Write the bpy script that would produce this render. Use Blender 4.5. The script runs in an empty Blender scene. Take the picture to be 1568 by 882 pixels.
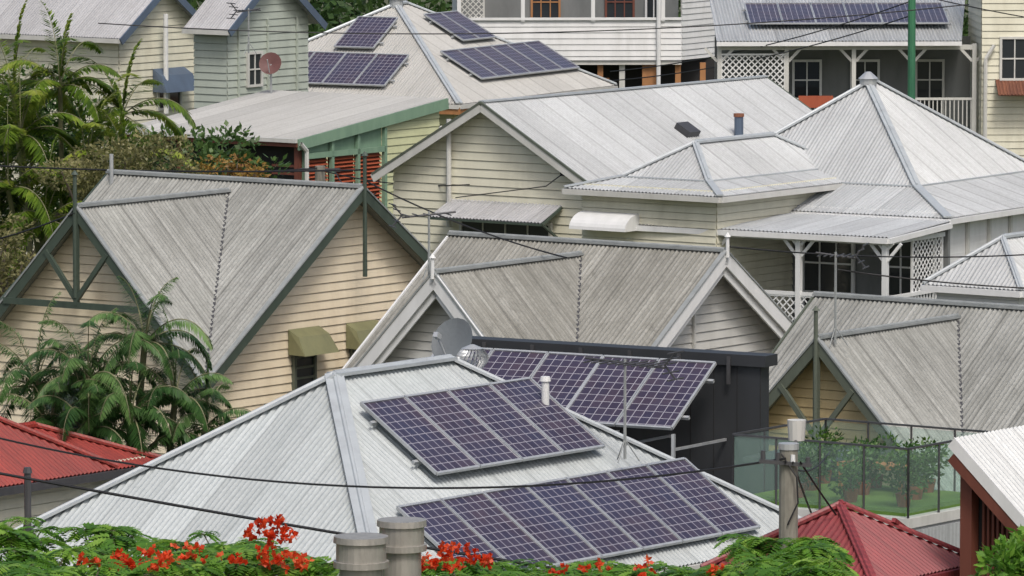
import bpy, math, random
from mathutils import Vector as V, Matrix
random.seed(7)
R=random.random
Z=V((0,0,1))
sc=bpy.context.scene
PITCH=.098
# ------------------------------------------------------------------ materials
def newmat(name):
    m=bpy.data.materials.new(name); m.use_nodes=True
    nt=m.node_tree; b=nt.nodes['Principled BSDF']
    return m,nt,b
def N(nt,t,**k):
    n=nt.nodes.new(t)
    for a,v in k.items(): setattr(n,a,v)
    return n
def c4(c): return (c[0],c[1],c[2],1)
def mixc(nt,fac,a,b,mode='MIX'):
    m=N(nt,'ShaderNodeMix',data_type='RGBA',blend_type=mode)
    for i,x in ((0,fac),(6,a),(7,b)):
        if hasattr(x,'is_output'): nt.links.new(x,m.inputs[i])
        elif i==0: m.inputs[0].default_value=x
        else: m.inputs[i].default_value=c4(x)
    return m.outputs[2]
def math_(nt,op,a,b=0.0):
    m=N(nt,'ShaderNodeMath',operation=op)
    for i,x in enumerate((a,b)):
        if hasattr(x,'is_output'): nt.links.new(x,m.inputs[i])
        else: m.inputs[i].default_value=x
    return m.outputs[0]
def ramp(nt,fac,lo,hi):
    m=N(nt,'ShaderNodeMapRange'); nt.links.new(fac,m.inputs[0])
    m.inputs[1].default_value=lo; m.inputs[2].default_value=hi
    return m.outputs[0]
def noise(nt,src,scale,detail=4,rough=.6):
    n=N(nt,'ShaderNodeTexNoise'); n.inputs['Scale'].default_value=scale
    n.inputs['Detail'].default_value=detail; n.inputs['Roughness'].default_value=rough
    if src is not None: nt.links.new(src,n.inputs['Vector'])
    return n.outputs['Fac']
def mapping(nt,src,s):
    m=N(nt,'ShaderNodeMapping'); nt.links.new(src,m.inputs[0]); m.inputs['Scale'].default_value=s
    return m.outputs[0]
def mat_plain(name,c,c2=None,scale=3.0,rough=.6,metal=0.0,streak=True):
    m,nt,b=newmat(name)
    g=N(nt,'ShaderNodeNewGeometry').outputs['Position']
    c2=c2 or tuple(x*.72 for x in c)
    v=mapping(nt,g,(scale,scale,scale*(.3 if streak else 1)))
    f=ramp(nt,noise(nt,v,1.0,5,.65),.35,.75)
    f2=ramp(nt,noise(nt,g,.6,2),.35,.7)
    f=math_(nt,'MULTIPLY',f,math_(nt,'ADD',math_(nt,'MULTIPLY',f2,.6),.4))
    nt.links.new(mixc(nt,f,c,c2),b.inputs['Base Color'])
    b.inputs['Roughness'].default_value=rough; b.inputs['Metallic'].default_value=metal
    return m
def mat_roof(name,c,dirt_shade,amt,rough=.5,metal=.15,lap=.6,pan_shade=.35,spots=.0):
    m,nt,b=newmat(name)
    uv=N(nt,'ShaderNodeUVMap').outputs[0]
    g=N(nt,'ShaderNodeNewGeometry').outputs['Position']
    s=N(nt,'ShaderNodeSeparateXYZ'); nt.links.new(uv,s.inputs[0])
    us=math_(nt,'DIVIDE',s.outputs[0],PITCH*8)
    cell=math_(nt,'FLOOR',us)
    w=N(nt,'ShaderNodeTexWhiteNoise',noise_dimensions='1D'); nt.links.new(cell,w.inputs['W'])
    st=ramp(nt,noise(nt,mapping(nt,uv,(7,.45,1)),1.0,6,.7),.36,.68)
    bg=ramp(nt,noise(nt,g,.55,4),.3,.72)
    fac=math_(nt,'MULTIPLY',math_(nt,'ADD',math_(nt,'MULTIPLY',st,.7),math_(nt,'MULTIPLY',bg,.5)),amt)
    col=mixc(nt,fac,c,dirt_shade)
    fine=ramp(nt,noise(nt,g,14,5,.7),.45,.8)
    col=mixc(nt,math_(nt,'MULTIPLY',fine,amt*.6),col,tuple(x*.6 for x in dirt_shade))
    if spots:
        sp=math_(nt,'MULTIPLY',ramp(nt,noise(nt,g,3.2,6,.75),.55,.68),spots)
        col=mixc(nt,sp,col,tuple(x*.55 for x in dirt_shade))
    # shade painted into the pans of the corrugation so the ribs show
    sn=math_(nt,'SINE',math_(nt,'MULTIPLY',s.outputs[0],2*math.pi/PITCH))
    va=math_(nt,'MULTIPLY',math_(nt,'SUBTRACT',.5,math_(nt,'MULTIPLY',sn,.5)),pan_shade)
    col=mixc(nt,va,col,tuple(x*.75 for x in dirt_shade))
    fr=math_(nt,'FRACT',us)
    lp=math_(nt,'MULTIPLY',math_(nt,'LESS_THAN',fr,.05),lap*.55)
    col=mixc(nt,lp,col,tuple(x*.5 for x in dirt_shade))
    hv=N(nt,'ShaderNodeHueSaturation'); nt.links.new(col,hv.inputs['Color'])
    nt.links.new(math_(nt,'ADD',math_(nt,'MULTIPLY',w.outputs[0],.18),.90),hv.inputs['Value'])
    nt.links.new(hv.outputs[0],b.inputs['Base Color'])
    b.inputs['Roughness'].default_value=rough; b.inputs['Metallic'].default_value=metal
    return m
def mat_leaf(name,dark,mid,light,tl=.35):
    m,nt,b=newmat(name)
    uv=N(nt,'ShaderNodeUVMap').outputs[0]
    s=N(nt,'ShaderNodeSeparateXYZ'); nt.links.new(uv,s.inputs[0])
    g=N(nt,'ShaderNodeNewGeometry').outputs['Position']
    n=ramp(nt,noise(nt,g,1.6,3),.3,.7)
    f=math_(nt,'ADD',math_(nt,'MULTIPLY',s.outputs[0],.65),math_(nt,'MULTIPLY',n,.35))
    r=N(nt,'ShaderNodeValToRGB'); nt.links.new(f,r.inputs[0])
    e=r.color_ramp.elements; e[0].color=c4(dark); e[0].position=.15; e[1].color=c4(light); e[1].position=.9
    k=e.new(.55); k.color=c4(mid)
    nt.links.new(r.outputs[0],b.inputs['Base Color'])
    b.inputs['Roughness'].default_value=.45
    tr=N(nt,'ShaderNodeBsdfTranslucent'); nt.links.new(r.outputs[0],tr.inputs[0])
    mx=N(nt,'ShaderNodeMixShader'); mx.inputs[0].default_value=tl
    nt.links.new(b.outputs[0],mx.inputs[1]); nt.links.new(tr.outputs[0],mx.inputs[2])
    nt.links.new(mx.outputs[0],nt.nodes['Material Output'].inputs[0])
    return m
def mat_pv():
    m,nt,b=newmat('solar_cells')
    uv=N(nt,'ShaderNodeUVMap').outputs[0]
    s=N(nt,'ShaderNodeSeparateXYZ'); nt.links.new(uv,s.inputs[0])
    x=math_(nt,'DIVIDE',s.outputs[0],.16); y=math_(nt,'DIVIDE',s.outputs[1],.16)
    ln=math_(nt,'MAXIMUM',math_(nt,'LESS_THAN',math_(nt,'FRACT',x),.085),math_(nt,'LESS_THAN',math_(nt,'FRACT',y),.075))
    cb=N(nt,'ShaderNodeCombineXYZ'); nt.links.new(math_(nt,'FLOOR',x),cb.inputs[0]); nt.links.new(math_(nt,'FLOOR',y),cb.inputs[1])
    g=N(nt,'ShaderNodeNewGeometry').outputs['Position']
    w=N(nt,'ShaderNodeTexWhiteNoise',noise_dimensions='2D'); nt.links.new(cb.outputs[0],w.inputs[0])
    cell=mixc(nt,w.outputs[0],(.040,.031,.055),(.072,.052,.075))
    cell=mixc(nt,ramp(nt,noise(nt,g,.9,3),.35,.7),cell,(.045,.045,.085))
    col=mixc(nt,math_(nt,'MULTIPLY',ln,.85),cell,(.40,.39,.44))
    nt.links.new(col,b.inputs['Base Color']); b.inputs['Roughness'].default_value=.28
    b.inputs['Specular IOR Level'].default_value=.4
    return m
M={}
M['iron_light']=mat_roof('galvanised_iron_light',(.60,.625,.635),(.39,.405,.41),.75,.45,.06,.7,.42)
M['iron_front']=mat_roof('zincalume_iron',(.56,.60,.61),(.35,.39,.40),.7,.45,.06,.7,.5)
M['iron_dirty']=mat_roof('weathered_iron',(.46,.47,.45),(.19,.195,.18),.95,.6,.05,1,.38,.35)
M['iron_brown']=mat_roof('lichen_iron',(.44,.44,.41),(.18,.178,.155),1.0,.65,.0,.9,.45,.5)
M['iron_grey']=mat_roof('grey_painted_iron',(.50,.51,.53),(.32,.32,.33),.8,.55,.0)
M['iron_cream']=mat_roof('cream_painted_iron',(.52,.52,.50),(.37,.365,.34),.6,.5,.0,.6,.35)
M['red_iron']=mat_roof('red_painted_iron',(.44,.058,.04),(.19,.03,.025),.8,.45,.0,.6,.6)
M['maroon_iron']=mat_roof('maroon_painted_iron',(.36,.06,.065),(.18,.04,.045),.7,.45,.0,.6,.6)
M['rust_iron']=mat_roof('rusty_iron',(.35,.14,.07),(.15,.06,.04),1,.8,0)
M['cap']=mat_plain('ridge_flashing',(.48,.52,.54),(.33,.35,.37),4,.4,.1,False)
M['cap_dirty']=mat_plain('weathered_flashing',(.33,.35,.35),(.19,.21,.21),4,.55,.05,False)
M['cream']=mat_plain('cream_weatherboard',(.84,.74,.56),(.66,.56,.40),2.5,.6)
M['cream_pale']=mat_plain('pale_cream_weatherboard',(.76,.74,.60),(.58,.56,.44),2.5,.6)
M['yellow']=mat_plain('yellow_weatherboard',(.78,.62,.34),(.6,.46,.22),2.5,.6)
M['greyboard']=mat_plain('grey_weatherboard',(.60,.60,.57),(.46,.46,.43),2.5,.6)
M['sage']=mat_plain('sage_weatherboard',(.46,.51,.45),(.35,.39,.34),2.5,.6)
M['lime']=mat_plain('pale_green_weatherboard',(.60,.62,.38),(.46,.48,.28),2.5,.6)
M['white']=mat_plain('white_paint',(.78,.79,.79),(.60,.61,.60),3,.5)
M['offwhite']=mat_plain('offwhite_paint',(.62,.62,.59),(.46,.46,.43),3,.55)
M['green_dark']=mat_plain('dark_green_trim',(.065,.09,.07),(.035,.05,.04),4,.5)
M['greygreen']=mat_plain('grey_green_trim',(.12,.14,.11),(.07,.08,.06),4,.5)
M['green']=mat_plain('green_trim',(.22,.34,.24),(.15,.25,.18),4,.5)
M['pole_green']=mat_plain('green_pole_paint',(.05,.20,.10),(.03,.12,.07),4,.5)
M['olive']=mat_plain('olive_hood_paint',(.23,.23,.12),(.15,.15,.08),4,.5)
M['charcoal']=mat_plain('charcoal_cladding',(.035,.038,.043),(.025,.027,.03),3,.5)
M['blue_trim']=mat_plain('slate_blue_trim',(.10,.14,.20),(.07,.09,.13),3,.5)
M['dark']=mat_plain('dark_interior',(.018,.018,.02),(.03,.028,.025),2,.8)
M['midgrey']=mat_plain('grey_wall',(.20,.21,.21),(.12,.13,.13),2,.7)
M['dishgrey']=mat_plain('dish_grey',(.15,.17,.18),(.09,.10,.11),3,.5)
M['redbrown']=mat_plain('red_brown_timber',(.17,.055,.035),(.10,.03,.02),4,.6)
M['maroon']=mat_plain('maroon_dish_paint',(.14,.06,.055),(.09,.04,.04),4,.6)
M['redlouvre']=mat_plain('orange_red_louvre',(.42,.10,.045),(.28,.06,.03),4,.6)
M['timber']=mat_plain('orange_timber',(.42,.20,.08),(.22,.10,.04),4,.65)
M['pole_wood']=mat_plain('weathered_pole_timber',(.27,.26,.22),(.12,.11,.09),14,.85)
M['steel']=mat_plain('galvanised_steel',(.55,.57,.58),(.38,.40,.41),6,.35,.4)
M['flue']=mat_plain('flue_metal',(.46,.44,.40),(.22,.205,.18),9,.4,.4)
M['darksteel']=mat_plain('dark_steel',(.09,.09,.095),(.05,.05,.055),6,.5,.3)
M['cable']=mat_plain('black_cable',(.02,.02,.022),None,2,.6)
M['terracotta']=mat_plain('terracotta_pot',(.30,.10,.055),None,6,.7)
M['lawn']=mat_plain('lawn_grass',(.13,.22,.04),(.08,.15,.03),30,.9,0,False)
M['ground']=mat_plain('ground_earth',(.10,.11,.055),(.05,.06,.035),1.2,.95,0,False)
M['bark']=mat_plain('tree_bark',(.16,.13,.10),(.08,.065,.05),9,.9)
M['palmtrunk']=mat_plain('palm_trunk',(.22,.22,.12),(.12,.12,.07),9,.8)
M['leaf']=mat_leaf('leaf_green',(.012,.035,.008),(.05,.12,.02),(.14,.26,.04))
M['leaf_bright']=mat_leaf('bright_leaf',(.03,.10,.012),(.14,.32,.035),(.34,.54,.09),.45)
M['leaf_palm']=mat_leaf('palm_leaf',(.015,.06,.015),(.075,.17,.045),(.22,.36,.12),.4)
M['leaf_cane']=mat_leaf('cane_palm_leaf',(.03,.08,.012),(.18,.29,.03),(.48,.52,.10),.45)
M['leaf_olive']=mat_leaf('olive_leaf',(.05,.05,.02),(.17,.17,.06),(.36,.33,.15))
M['leaf_far']=mat_leaf('distant_leaf',(.02,.05,.015),(.06,.12,.03),(.13,.22,.06))
M['leaf_orange']=mat_leaf('orange_leaf',(.15,.08,.02),(.35,.2,.05),(.45,.36,.08))
M['flower']=mat_leaf('red_flower',(.60,.04,.012),(.88,.11,.03),(.95,.28,.12),.45)
M['pv']=mat_pv()
m,nt,b=newmat('window_glass'); b.inputs['Base Color'].default_value=(.03,.035,.04,1); b.inputs['Roughness'].default_value=.08; M['glass']=m
m,nt,b=newmat('clear_balustrade_glass'); b.inputs['Base Color'].default_value=(.5,.62,.58,1); b.inputs['Roughness'].default_value=.03
tr=N(nt,'ShaderNodeBsdfTransparent'); tr.inputs[0].default_value=(.90,.96,.94,1); mx=N(nt,'ShaderNodeMixShader'); mx.inputs[0].default_value=.1
nt.links.new(tr.outputs[0],mx.inputs[1]); nt.links.new(b.outputs[0],mx.inputs[2]); nt.links.new(mx.outputs[0],nt.nodes['Material Output'].inputs[0]); M['clear']=m
# ------------------------------------------------------------------ mesh accumulators
class Acc:
    def __init__(s): s.v=[];s.f=[];s.uv=[]
    def poly(s,pts,uvs=None):
        i=len(s.v); s.v.extend([tuple(p) for p in pts]); s.f.append(tuple(range(i,i+len(pts))))
        s.uv.extend(uvs if uvs else [(p[0]+p[1],p[2]) for p in pts])
class Asm:
    def __init__(s,name): s.name=name; s.p={}
    def __call__(s,part,mat):
        k=(part,mat)
        if k not in s.p: s.p[k]=Acc()
        return s.p[k]
    def done(s):
        items=[(k,a) for k,a in s.p.items() if a.f]
        root=None
        off_=V(items[0][1].v[0])
        if len(items)>1:
            root=bpy.data.objects.new(s.name,None); sc.collection.objects.link(root); root.location=off_
        for (pn,mt),a in items:
            me=bpy.data.meshes.new(pn); me.from_pydata([(q[0]-off_.x,q[1]-off_.y,q[2]-off_.z) for q in a.v],[],a.f)
            l=me.uv_layers.new(name='UVMap')
            fl=[0.0]*(2*len(me.loops)); vi=[0]*len(me.loops); me.loops.foreach_get('vertex_index',vi)
            for j,x in enumerate(vi): fl[2*j],fl[2*j+1]=a.uv[x][0],a.uv[x][1]
            l.data.foreach_set('uv',fl); me.materials.append(M[mt])
            o=bpy.data.objects.new(pn if root else s.name,me); sc.collection.objects.link(o)
            if root: o.parent=root
            else: o.location=off_
class Fr:
    def __init__(s,o,yaw):
        s.o=V(o); y=math.radians(yaw); s.a=V((math.cos(y),math.sin(y),0)); s.b=V((-math.sin(y),math.cos(y),0))
    def __call__(s,a,b,z=0): return s.o+s.a*a+s.b*b+Z*z
def clip(poly,lo,hi):
    for sgn,lim in ((1,lo),(-1,-hi)):
        out=[]
        n=len(poly)
        for i in range(n):
            p,q=poly[i],poly[(i+1)%n]; dp=sgn*p[0]-lim; dq=sgn*q[0]-lim
            if dp>=0: out.append(p)
            if (dp>=0)!=(dq>=0):
                t=dp/(dp-dq); out.append((p[0]+(q[0]-p[0])*t,p[1]+(q[1]-p[1])*t))
        poly=out
        if len(poly)<3: return []
    return poly
def corr(acc,pts,pitch=PITCH,amp=.017,seg=6,thick=.03):
    pts=[V(p) for p in pts]
    n=V((0,0,0))
    for i in range(1,len(pts)-1): n+=(pts[i]-pts[0]).cross(pts[i+1]-pts[0])
    n.normalize()
    if n.z<0: n=-n
    u=Z.cross(n)
    u=u.normalized() if u.length>1e-4 else V((1,0,0))
    v=n.cross(u); o=pts[0]
    P=[((p-o).dot(u),(p-o).dot(v)) for p in pts]
    g0=o.dot(u)
    lo=min(p[0] for p in P); hi=max(p[0] for p in P)
    st=pitch/seg; k=math.floor((lo+g0)/st)
    while k*st-g0<hi:
        a=k*st-g0; c=clip(P,a,a+st); k+=1
        if len(c)<3: continue
        acc.poly([o+u*x+v*y+n*(amp*math.sin(2*math.pi*(x+g0)/pitch)) for x,y in c],[(x+g0,y) for x,y in c])
    acc.poly([p-n*thick for p in pts],[((p-o).dot(u)+g0,(p-o).dot(v)) for p in pts])
def boards(acc,pts,n,sp=.165,gap=.014,lip=.024):
    pts=[V(p) for p in pts]; n=V(n).normalized(); u=Z.cross(n); o=V((pts[0].x,pts[0].y,0))
    P=[(p.z,(p-o).dot(u)) for p in pts]
    lo=min(p[0] for p in P); hi=max(p[0] for p in P); k=math.floor(lo/sp)
    while k*sp<hi:
        z0=k*sp; c=clip(P,z0,z0+sp-gap); k+=1
        if len(c)<3: continue
        acc.poly([o+u*y+Z*z+n*(lip*(1-(z-z0)/sp)) for z,y in c],[(y,z) for z,y in c])
    acc.poly([p-n*.03 for p in pts])
def box(acc,c,ax,ay,az,hx,hy,hz):
    c=V(c); x=V(ax)*hx; y=V(ay)*hy; z=V(az)*hz
    q=[c+x*i+y*j+z*k for k in(-1,1) for j in(-1,1) for i in(-1,1)]
    for f in((0,2,3,1),(4,5,7,6),(0,1,5,4),(2,6,7,3),(0,4,6,2),(1,3,7,5)): acc.poly([q[i] for i in f])
def bar(acc,p0,p1,w,h,up=Z):
    p0=V(p0);p1=V(p1);d=p1-p0;L=d.length
    if L<1e-5:return
    d/=L; s=d.cross(V(up))
    if s.length<1e-3: s=d.cross(V((1,0,0)))
    s.normalize(); t=s.cross(d)
    box(acc,(p0+p1)/2,d,s,t,L/2,w/2,h/2)
def fbox(acc,F,a0,a1,b0,b1,z0,z1):
    box(acc,F((a0+a1)/2,(b0+b1)/2,(z0+z1)/2),F.a,F.b,Z,abs(a1-a0)/2,abs(b1-b0)/2,abs(z1-z0)/2)
def tube(acc,p0,p1,r0,r1=None,n=8,caps=True):
    p0=V(p0);p1=V(p1);r1=r0 if r1 is None else r1;d=(p1-p0)
    if d.length<1e-6:return
    d.normalize(); s=d.cross(Z) if abs(d.z)<.95 else d.cross(V((1,0,0))); s.normalize(); t=s.cross(d)
    A=[p0+(s*math.cos(6.2832*i/n)+t*math.sin(6.2832*i/n))*r0 for i in range(n)]
    B=[p1+(s*math.cos(6.2832*i/n)+t*math.sin(6.2832*i/n))*r1 for i in range(n)]
    for i in range(n):
        j=(i+1)%n; acc.poly([A[i],A[j],B[j],B[i]])
    if caps: acc.poly(A[::-1]); acc.poly(B)
def path(acc,pts,r,n=6):
    for i in range(len(pts)-1): tube(acc,pts[i],pts[i+1],r,r,n,False)
def lattice(acc,o,eu,w,h,sp=.11,t=.03):
    o=V(o);eu=V(eu);n=eu.cross(Z)
    for sg in(1,-1):
        k=-h
        while k<w+h:
            (ua,za),(ub,zb)=(k,0),(k+sg*h,h)
            def cl(u,z,uu,zz):
                if u<0: f=(0-u)/(uu-u); return (0,z+(zz-z)*f)
                if u>w: f=(w-u)/(uu-u); return (w,z+(zz-z)*f)
                return (u,z)
            if not((ua<0 and ub<0) or (ua>w and ub>w)):
                a=cl(ua,za,ub,zb); b=cl(ub,zb,ua,za)
                bar(acc,o+eu*a[0]+Z*a[1]+n*.006*sg,o+eu*b[0]+Z*b[1]+n*.006*sg,.008,t,n.cross(V((b[0]-a[0])*eu+Z*(b[1]-a[1]))) )
            k+=sp*1.4
    for a,b in(((0,0),(w,0)),((0,h),(w,h)),((0,0),(0,h)),((w,0),(w,h))):
        bar(acc,o+eu*a[0]+Z*a[1],o+eu*b[0]+Z*b[1],.05,.05,n)
def window(A,c,eu,n,w,h,fm='white',mull=1,rails=1):
    c=V(c);eu=V(eu);n=V(n)
    box(A('window_glass','glass'),c+Z*h/2+n*.03,eu,n,Z,w/2,.02,h/2)
    f=A('window_frame',fm); t=.07
    for s in(-1,1): box(f,c+eu*s*w/2+Z*h/2+n*.05,eu,n,Z,t/2,.04,h/2+t/2)
    for z in(0,h): box(f,c+Z*z+n*.052,eu,n,Z,w/2-t/2,.038,t/2)
    for i in range(mull):
        box(f,c+eu*(w*(i+1)/(mull+1)-w/2)+Z*h/2+n*.055,eu,n,Z,.018,.02,h/2-t/2)
    for i in range(rails):
        box(f,c+Z*h*(i+1)/(rails+1)+n*.058,eu,n,Z,w/2-t/2,.02,.02)
def hood(A,c,eu,n,w,h,out,mat):
    a=A('window_hood',mat); c=V(c);eu=V(eu);n=V(n)
    tl=c-eu*w/2+n*.04; tr_=c+eu*w/2+n*.04
    m1=tl-Z*h*.28+n*out*.55; m2=tr_-Z*h*.28+n*out*.55
    bl=tl-Z*h+n*out-eu*.06; br=tr_-Z*h+n*out+eu*.06
    a.poly([tl,tr_,m2,m1]); a.poly([m1,m2,br,bl])
    wl=tl-Z*h; wr=tr_-Z*h
    a.poly([tl,m1,bl,wl]); a.poly([tr_,wr,br,m2])
def pv(A,o,e1,e2,cols,rows,w=1.0,l=1.66,lift=.12):
    o=V(o);e1=V(e1).normalized();e2=V(e2).normalized(); n=e1.cross(e2)
    if n.z<0:n=-n
    o=o+n*lift; g=A('panel_glass','pv'); f=A('panel_frame','steel'); rl=A('mounting_rail','steel')
    for r in range(rows):
        for c in range(cols):
            p=o+e1*(c*(w+.02))+e2*(r*(l+.02))
            q=[p+n*.02,p+e1*w+n*.02,p+e1*w+e2*l+n*.02,p+e2*l+n*.02]
            g.poly(q,[(0.02,.02),(w-.03,.02),(w-.03,l-.03),(.02,l-.03)])
            f.poly([x-n*.04 for x in q])
            for i in range(4): bar(f,q[i],q[(i+1)%4],.04,.045,n)
        for fr_ in(.22,.78):
            s=o+e2*(r*(l+.02)+l*fr_)-n*.05
            bar(rl,s-e1*.12,s+e1*(cols*(w+.02)+.12),.05,.05,n)
            for k in range(cols+1):
                bar(rl,s+e1*(k*(w+.02)*.98+.05),s+e1*(k*(w+.02)*.98+.05)-n*(lift-.04),.04,.04,e1)
def gutter(A,p0,p1,mat='white'):
    bar(A('gutter',mat),V(p0)-Z*.08,V(p1)-Z*.08,.13,.12)
def hiproof(A,F,L,W,t,mat,skirt=None,cap='cap',capw=.2,wallmat='white',base=0,gut='white',inset=.45,fasc=None):
    r=A('roof',mat)
    def ring(w,z): return [F(-w,-w,z),F(L+w,-w,z),F(L+w,w,z),F(-w,w,z)]
    P,Q=F(0,0,0),F(L,0,0); c=ring(W,-t*W)
    corr(r,[P,Q,c[1],c[0]]); corr(r,[P,c[0],c[3]]); corr(r,[Q,c[2],c[1]]); corr(r,[Q,P,c[3],c[2]])
    cp=A('ridge_cap',cap)
    up=Z*.03
    for a,b in((P,c[0]),(P,c[3]),(Q,c[1]),(Q,c[2])):
        bar(cp,a+up,b+up,capw,.035); tube(cp,a+up*1.6,b+up*1.6,.035,.035,6)
    if L>0: bar(cp,P+up,Q+up,capw,.05); tube(cp,P+up*1.8,Q+up*1.8,.04,.04,6)
    wz=-t*W; wo=W; out=c
    if skirt:
        S,t2=skirt; d=ring(W+S,-t*W-t2*S)
        for i in range(4):
            j=(i+1)%4; corr(r,[c[i],c[j],d[j],d[i]]); bar(cp,c[i]+up,d[i]+up,capw,.035)
            bar(cp,c[i]+up*.4,c[j]+up*.4,.10,.03)
        out=d; wo=W+S; wz=-t*W-t2*S
    for i in range(4): gutter(A,out[i],out[(i+1)%4],gut)
    if fasc:
        for i in range(4): bar(A('fascia',fasc),out[i]-Z*.2,out[(i+1)%4]-Z*.2,.06,.2)
    w=wo-inset; z1=wz+.1; z0=base-F.o.z
    for (a0,b0,a1,b1,n) in((-w,-w,L+w,-w,-F.b),(-w,-w,-w,w,-F.a),(L+w,-w,L+w,w,F.a),(-w,w,L+w,w,F.b)):
        boards(A('walls',wallmat),[F(a0,b0,z0),F(a1,b1,z0),F(a1,b1,z1),F(a0,b0,z1)],n)
    return out
# ------------------------------------------------------------------ ground
G=Asm('ground'); g=G('ground','ground')
g.poly([(-1500,-200,0),(1500,-200,0),(1500,3000,0),(-1500,3000,0)]); G.done()
YAW=54
# ------------------------------------------------------------------ cottages (twin gable)
def cottage(name,E,wall,barge,roof,postmat,finial_up,L=6.3,W1=4.85,t1=.69,W2=3.04,t2=1.036,hoods=None,truss=None,barge_w=.2,double=False,wall2=None):
    A=Asm(name); F=Fr(E,YAW); wall2=wall2 or wall
    va=W2*t2/t1; H1=W1*t1; H2=W2*t2; r=A('roof',roof)
    corr(r,[F(0,0,0),F(W1,0,H1),F(W1,W2,H1),F(va,W2,H2)])
    corr(r,[F(va,W2,H2),F(W1,W2,H1),F(W1,L,H1),F(0,L,0),F(0,2*W2,0)])
    corr(r,[F(W1,0,H1),F(2*W1,0,0),F(2*W1,L,0),F(W1,L,H1)])
    corr(r,[F(0,0,0),F(va,W2,H2),F(0,W2,H2)]); corr(r,[F(0,W2,H2),F(va,W2,H2),F(0,2*W2,0)])
    cp=A('ridge_cap','cap_dirty')
    for a,b in((F(W1,0,H1),F(W1,L,H1)),(F(0,W2,H2),F(va,W2,H2))):
        bar(cp,a+Z*.02,b+Z*.02,.14,.04); tube(cp,a+Z*.05,b+Z*.05,.032,.032,8)
    bar(A('valley_gutter','darksteel'),F(0,0,.004),F(va,W2,H2+.004),.05,.02)
    o=.42; zb=-E[2]+.05
    s=.05
    w=A('walls',wall); w2=A('wing_walls',wall2)
    boards(w,[F(o,o,zb),F(2*W1-o,o,zb),F(2*W1-o,o,t1*o-s),F(W1,o,H1-s),F(o,o,t1*o-s)],-F.b)
    boards(w2,[F(o,o,zb),F(o,2*W2-o,zb),F(o,2*W2-o,t2*o-s),F(o,W2,H2-s),F(o,o,t2*o-s)],-F.a)
    boards(w,[F(2*W1-o,o,zb),F(2*W1-o,L-.3,zb),F(2*W1-o,L-.3,t1*o-s),F(2*W1-o,o,t1*o-s)],F.a)
    boards(w,[F(o,L-.3,zb),F(2*W1-o,L-.3,zb),F(2*W1-o,L-.3,t1*o-s),F(W1,L-.3,H1-s),F(o,L-.3,t1*o-s)],F.b)
    bar(A('corner_board',wall),F(o-.02,o-.02,zb),F(o-.02,o-.02,t1*o-.1),.1,.1,F.a)
    bg=A('barge_boards',barge)
    dn=-Z*(barge_w/2+.0)
    def brg(p,q,n):
        bar(bg,p+dn+n*.02,q+dn+n*.02,.04,barge_w,Z)
        if double: bar(bg,p+dn*2.6-n*.05,q+dn*2.6-n*.05,.04,barge_w*.8,Z)
        bar(A('barge_capping','cap_dirty'),p+n*.01+Z*.03,q+n*.01+Z*.03,.1,.03)
    brg(F(0,0,0),F(W1,0,H1),-F.b); brg(F(W1,0,H1),F(2*W1,0,0),-F.b)
    brg(F(0,0,0),F(0,W2,H2),-F.a); brg(F(0,W2,H2),F(0,2*W2,0),-F.a)
    bar(bg,F(0,L,0)+dn,F(W1,L,H1)+dn,.04,barge_w)
    ps=A('finial_posts',postmat)
    up,dnn,rr=finial_up
    for p,n in((F(W1,-.06,H1),-F.b),(F(-.06,W2,H2),-F.a)):
        tube(ps,p-Z*dnn,p+Z*up,rr,rr*.8,8)
        tube(ps,p+Z*up,p+Z*(up+.08),rr*1.6,.01,8)
    if truss:
        tr=A('gable_truss',truss); zt=H2-1.85
        hw=(H2-zt)/t2
        bar(tr,F(-.03,W2-hw+.0,zt),F(-.03,W2+hw,zt),.07,.12)
        bar(tr,F(-.03,W2,zt+.1),F(-.03,W2-.75,H2-.85),.07,.09); bar(tr,F(-.03,W2,zt+.1),F(-.03,W2+.75,H2-.85),.07,.09)
        bar(tr,F(-.03,W2,zt),F(-.03,W2,H2-.1),.09,.09,F.a)
    if hoods:
        for (a,z) in hoods:
            p=F(a,o,z); window(A,p-Z*1.35,F.a,-F.b,.62,1.2,'greygreen',0,5); hood(A,p,F.a,-F.b,.95,.48,.45,'olive')
        p=F(o,W2+.1,-.15); window(A,p-Z*1.3,F.b,-F.a,1.0,1.1,'greygreen',1,1); hood(A,p+Z*.05,F.b,-F.a,1.3,.6,.5,'green_dark')
    return A,F
A,F=cottage('gabled_weatherboard_cottage',(-5.71,118,5.05),'cream','green_dark','iron_dirty','green_dark',(.62,1.7,.045),hoods=[(3.5,.75),(5.3,.72)],truss='green_dark')
tube(A('vent_pipe','steel'),F(4.6,6.0,3.1),F(4.6,6.0,3.75),.04); A.done()
A,F=cottage('gabled_weatherboard_cottage',(1.06,113.2,4.25),'greyboard','white','iron_brown','white',(.28,.1,.04),double=True,barge_w=.24)
bar(A('gable_batten','offwhite'),F(4.4,.37,3.0),F(4.4,.37,-1),.05,.05,F.a); A.done()
A,F=cottage('gabled_weatherboard_cottage',(7.75,108.4,3.55),'cream','greygreen','iron_dirty','greygreen',(.5,1.8,.045),truss='greygreen',wall2='yellow')
A.done()
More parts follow.
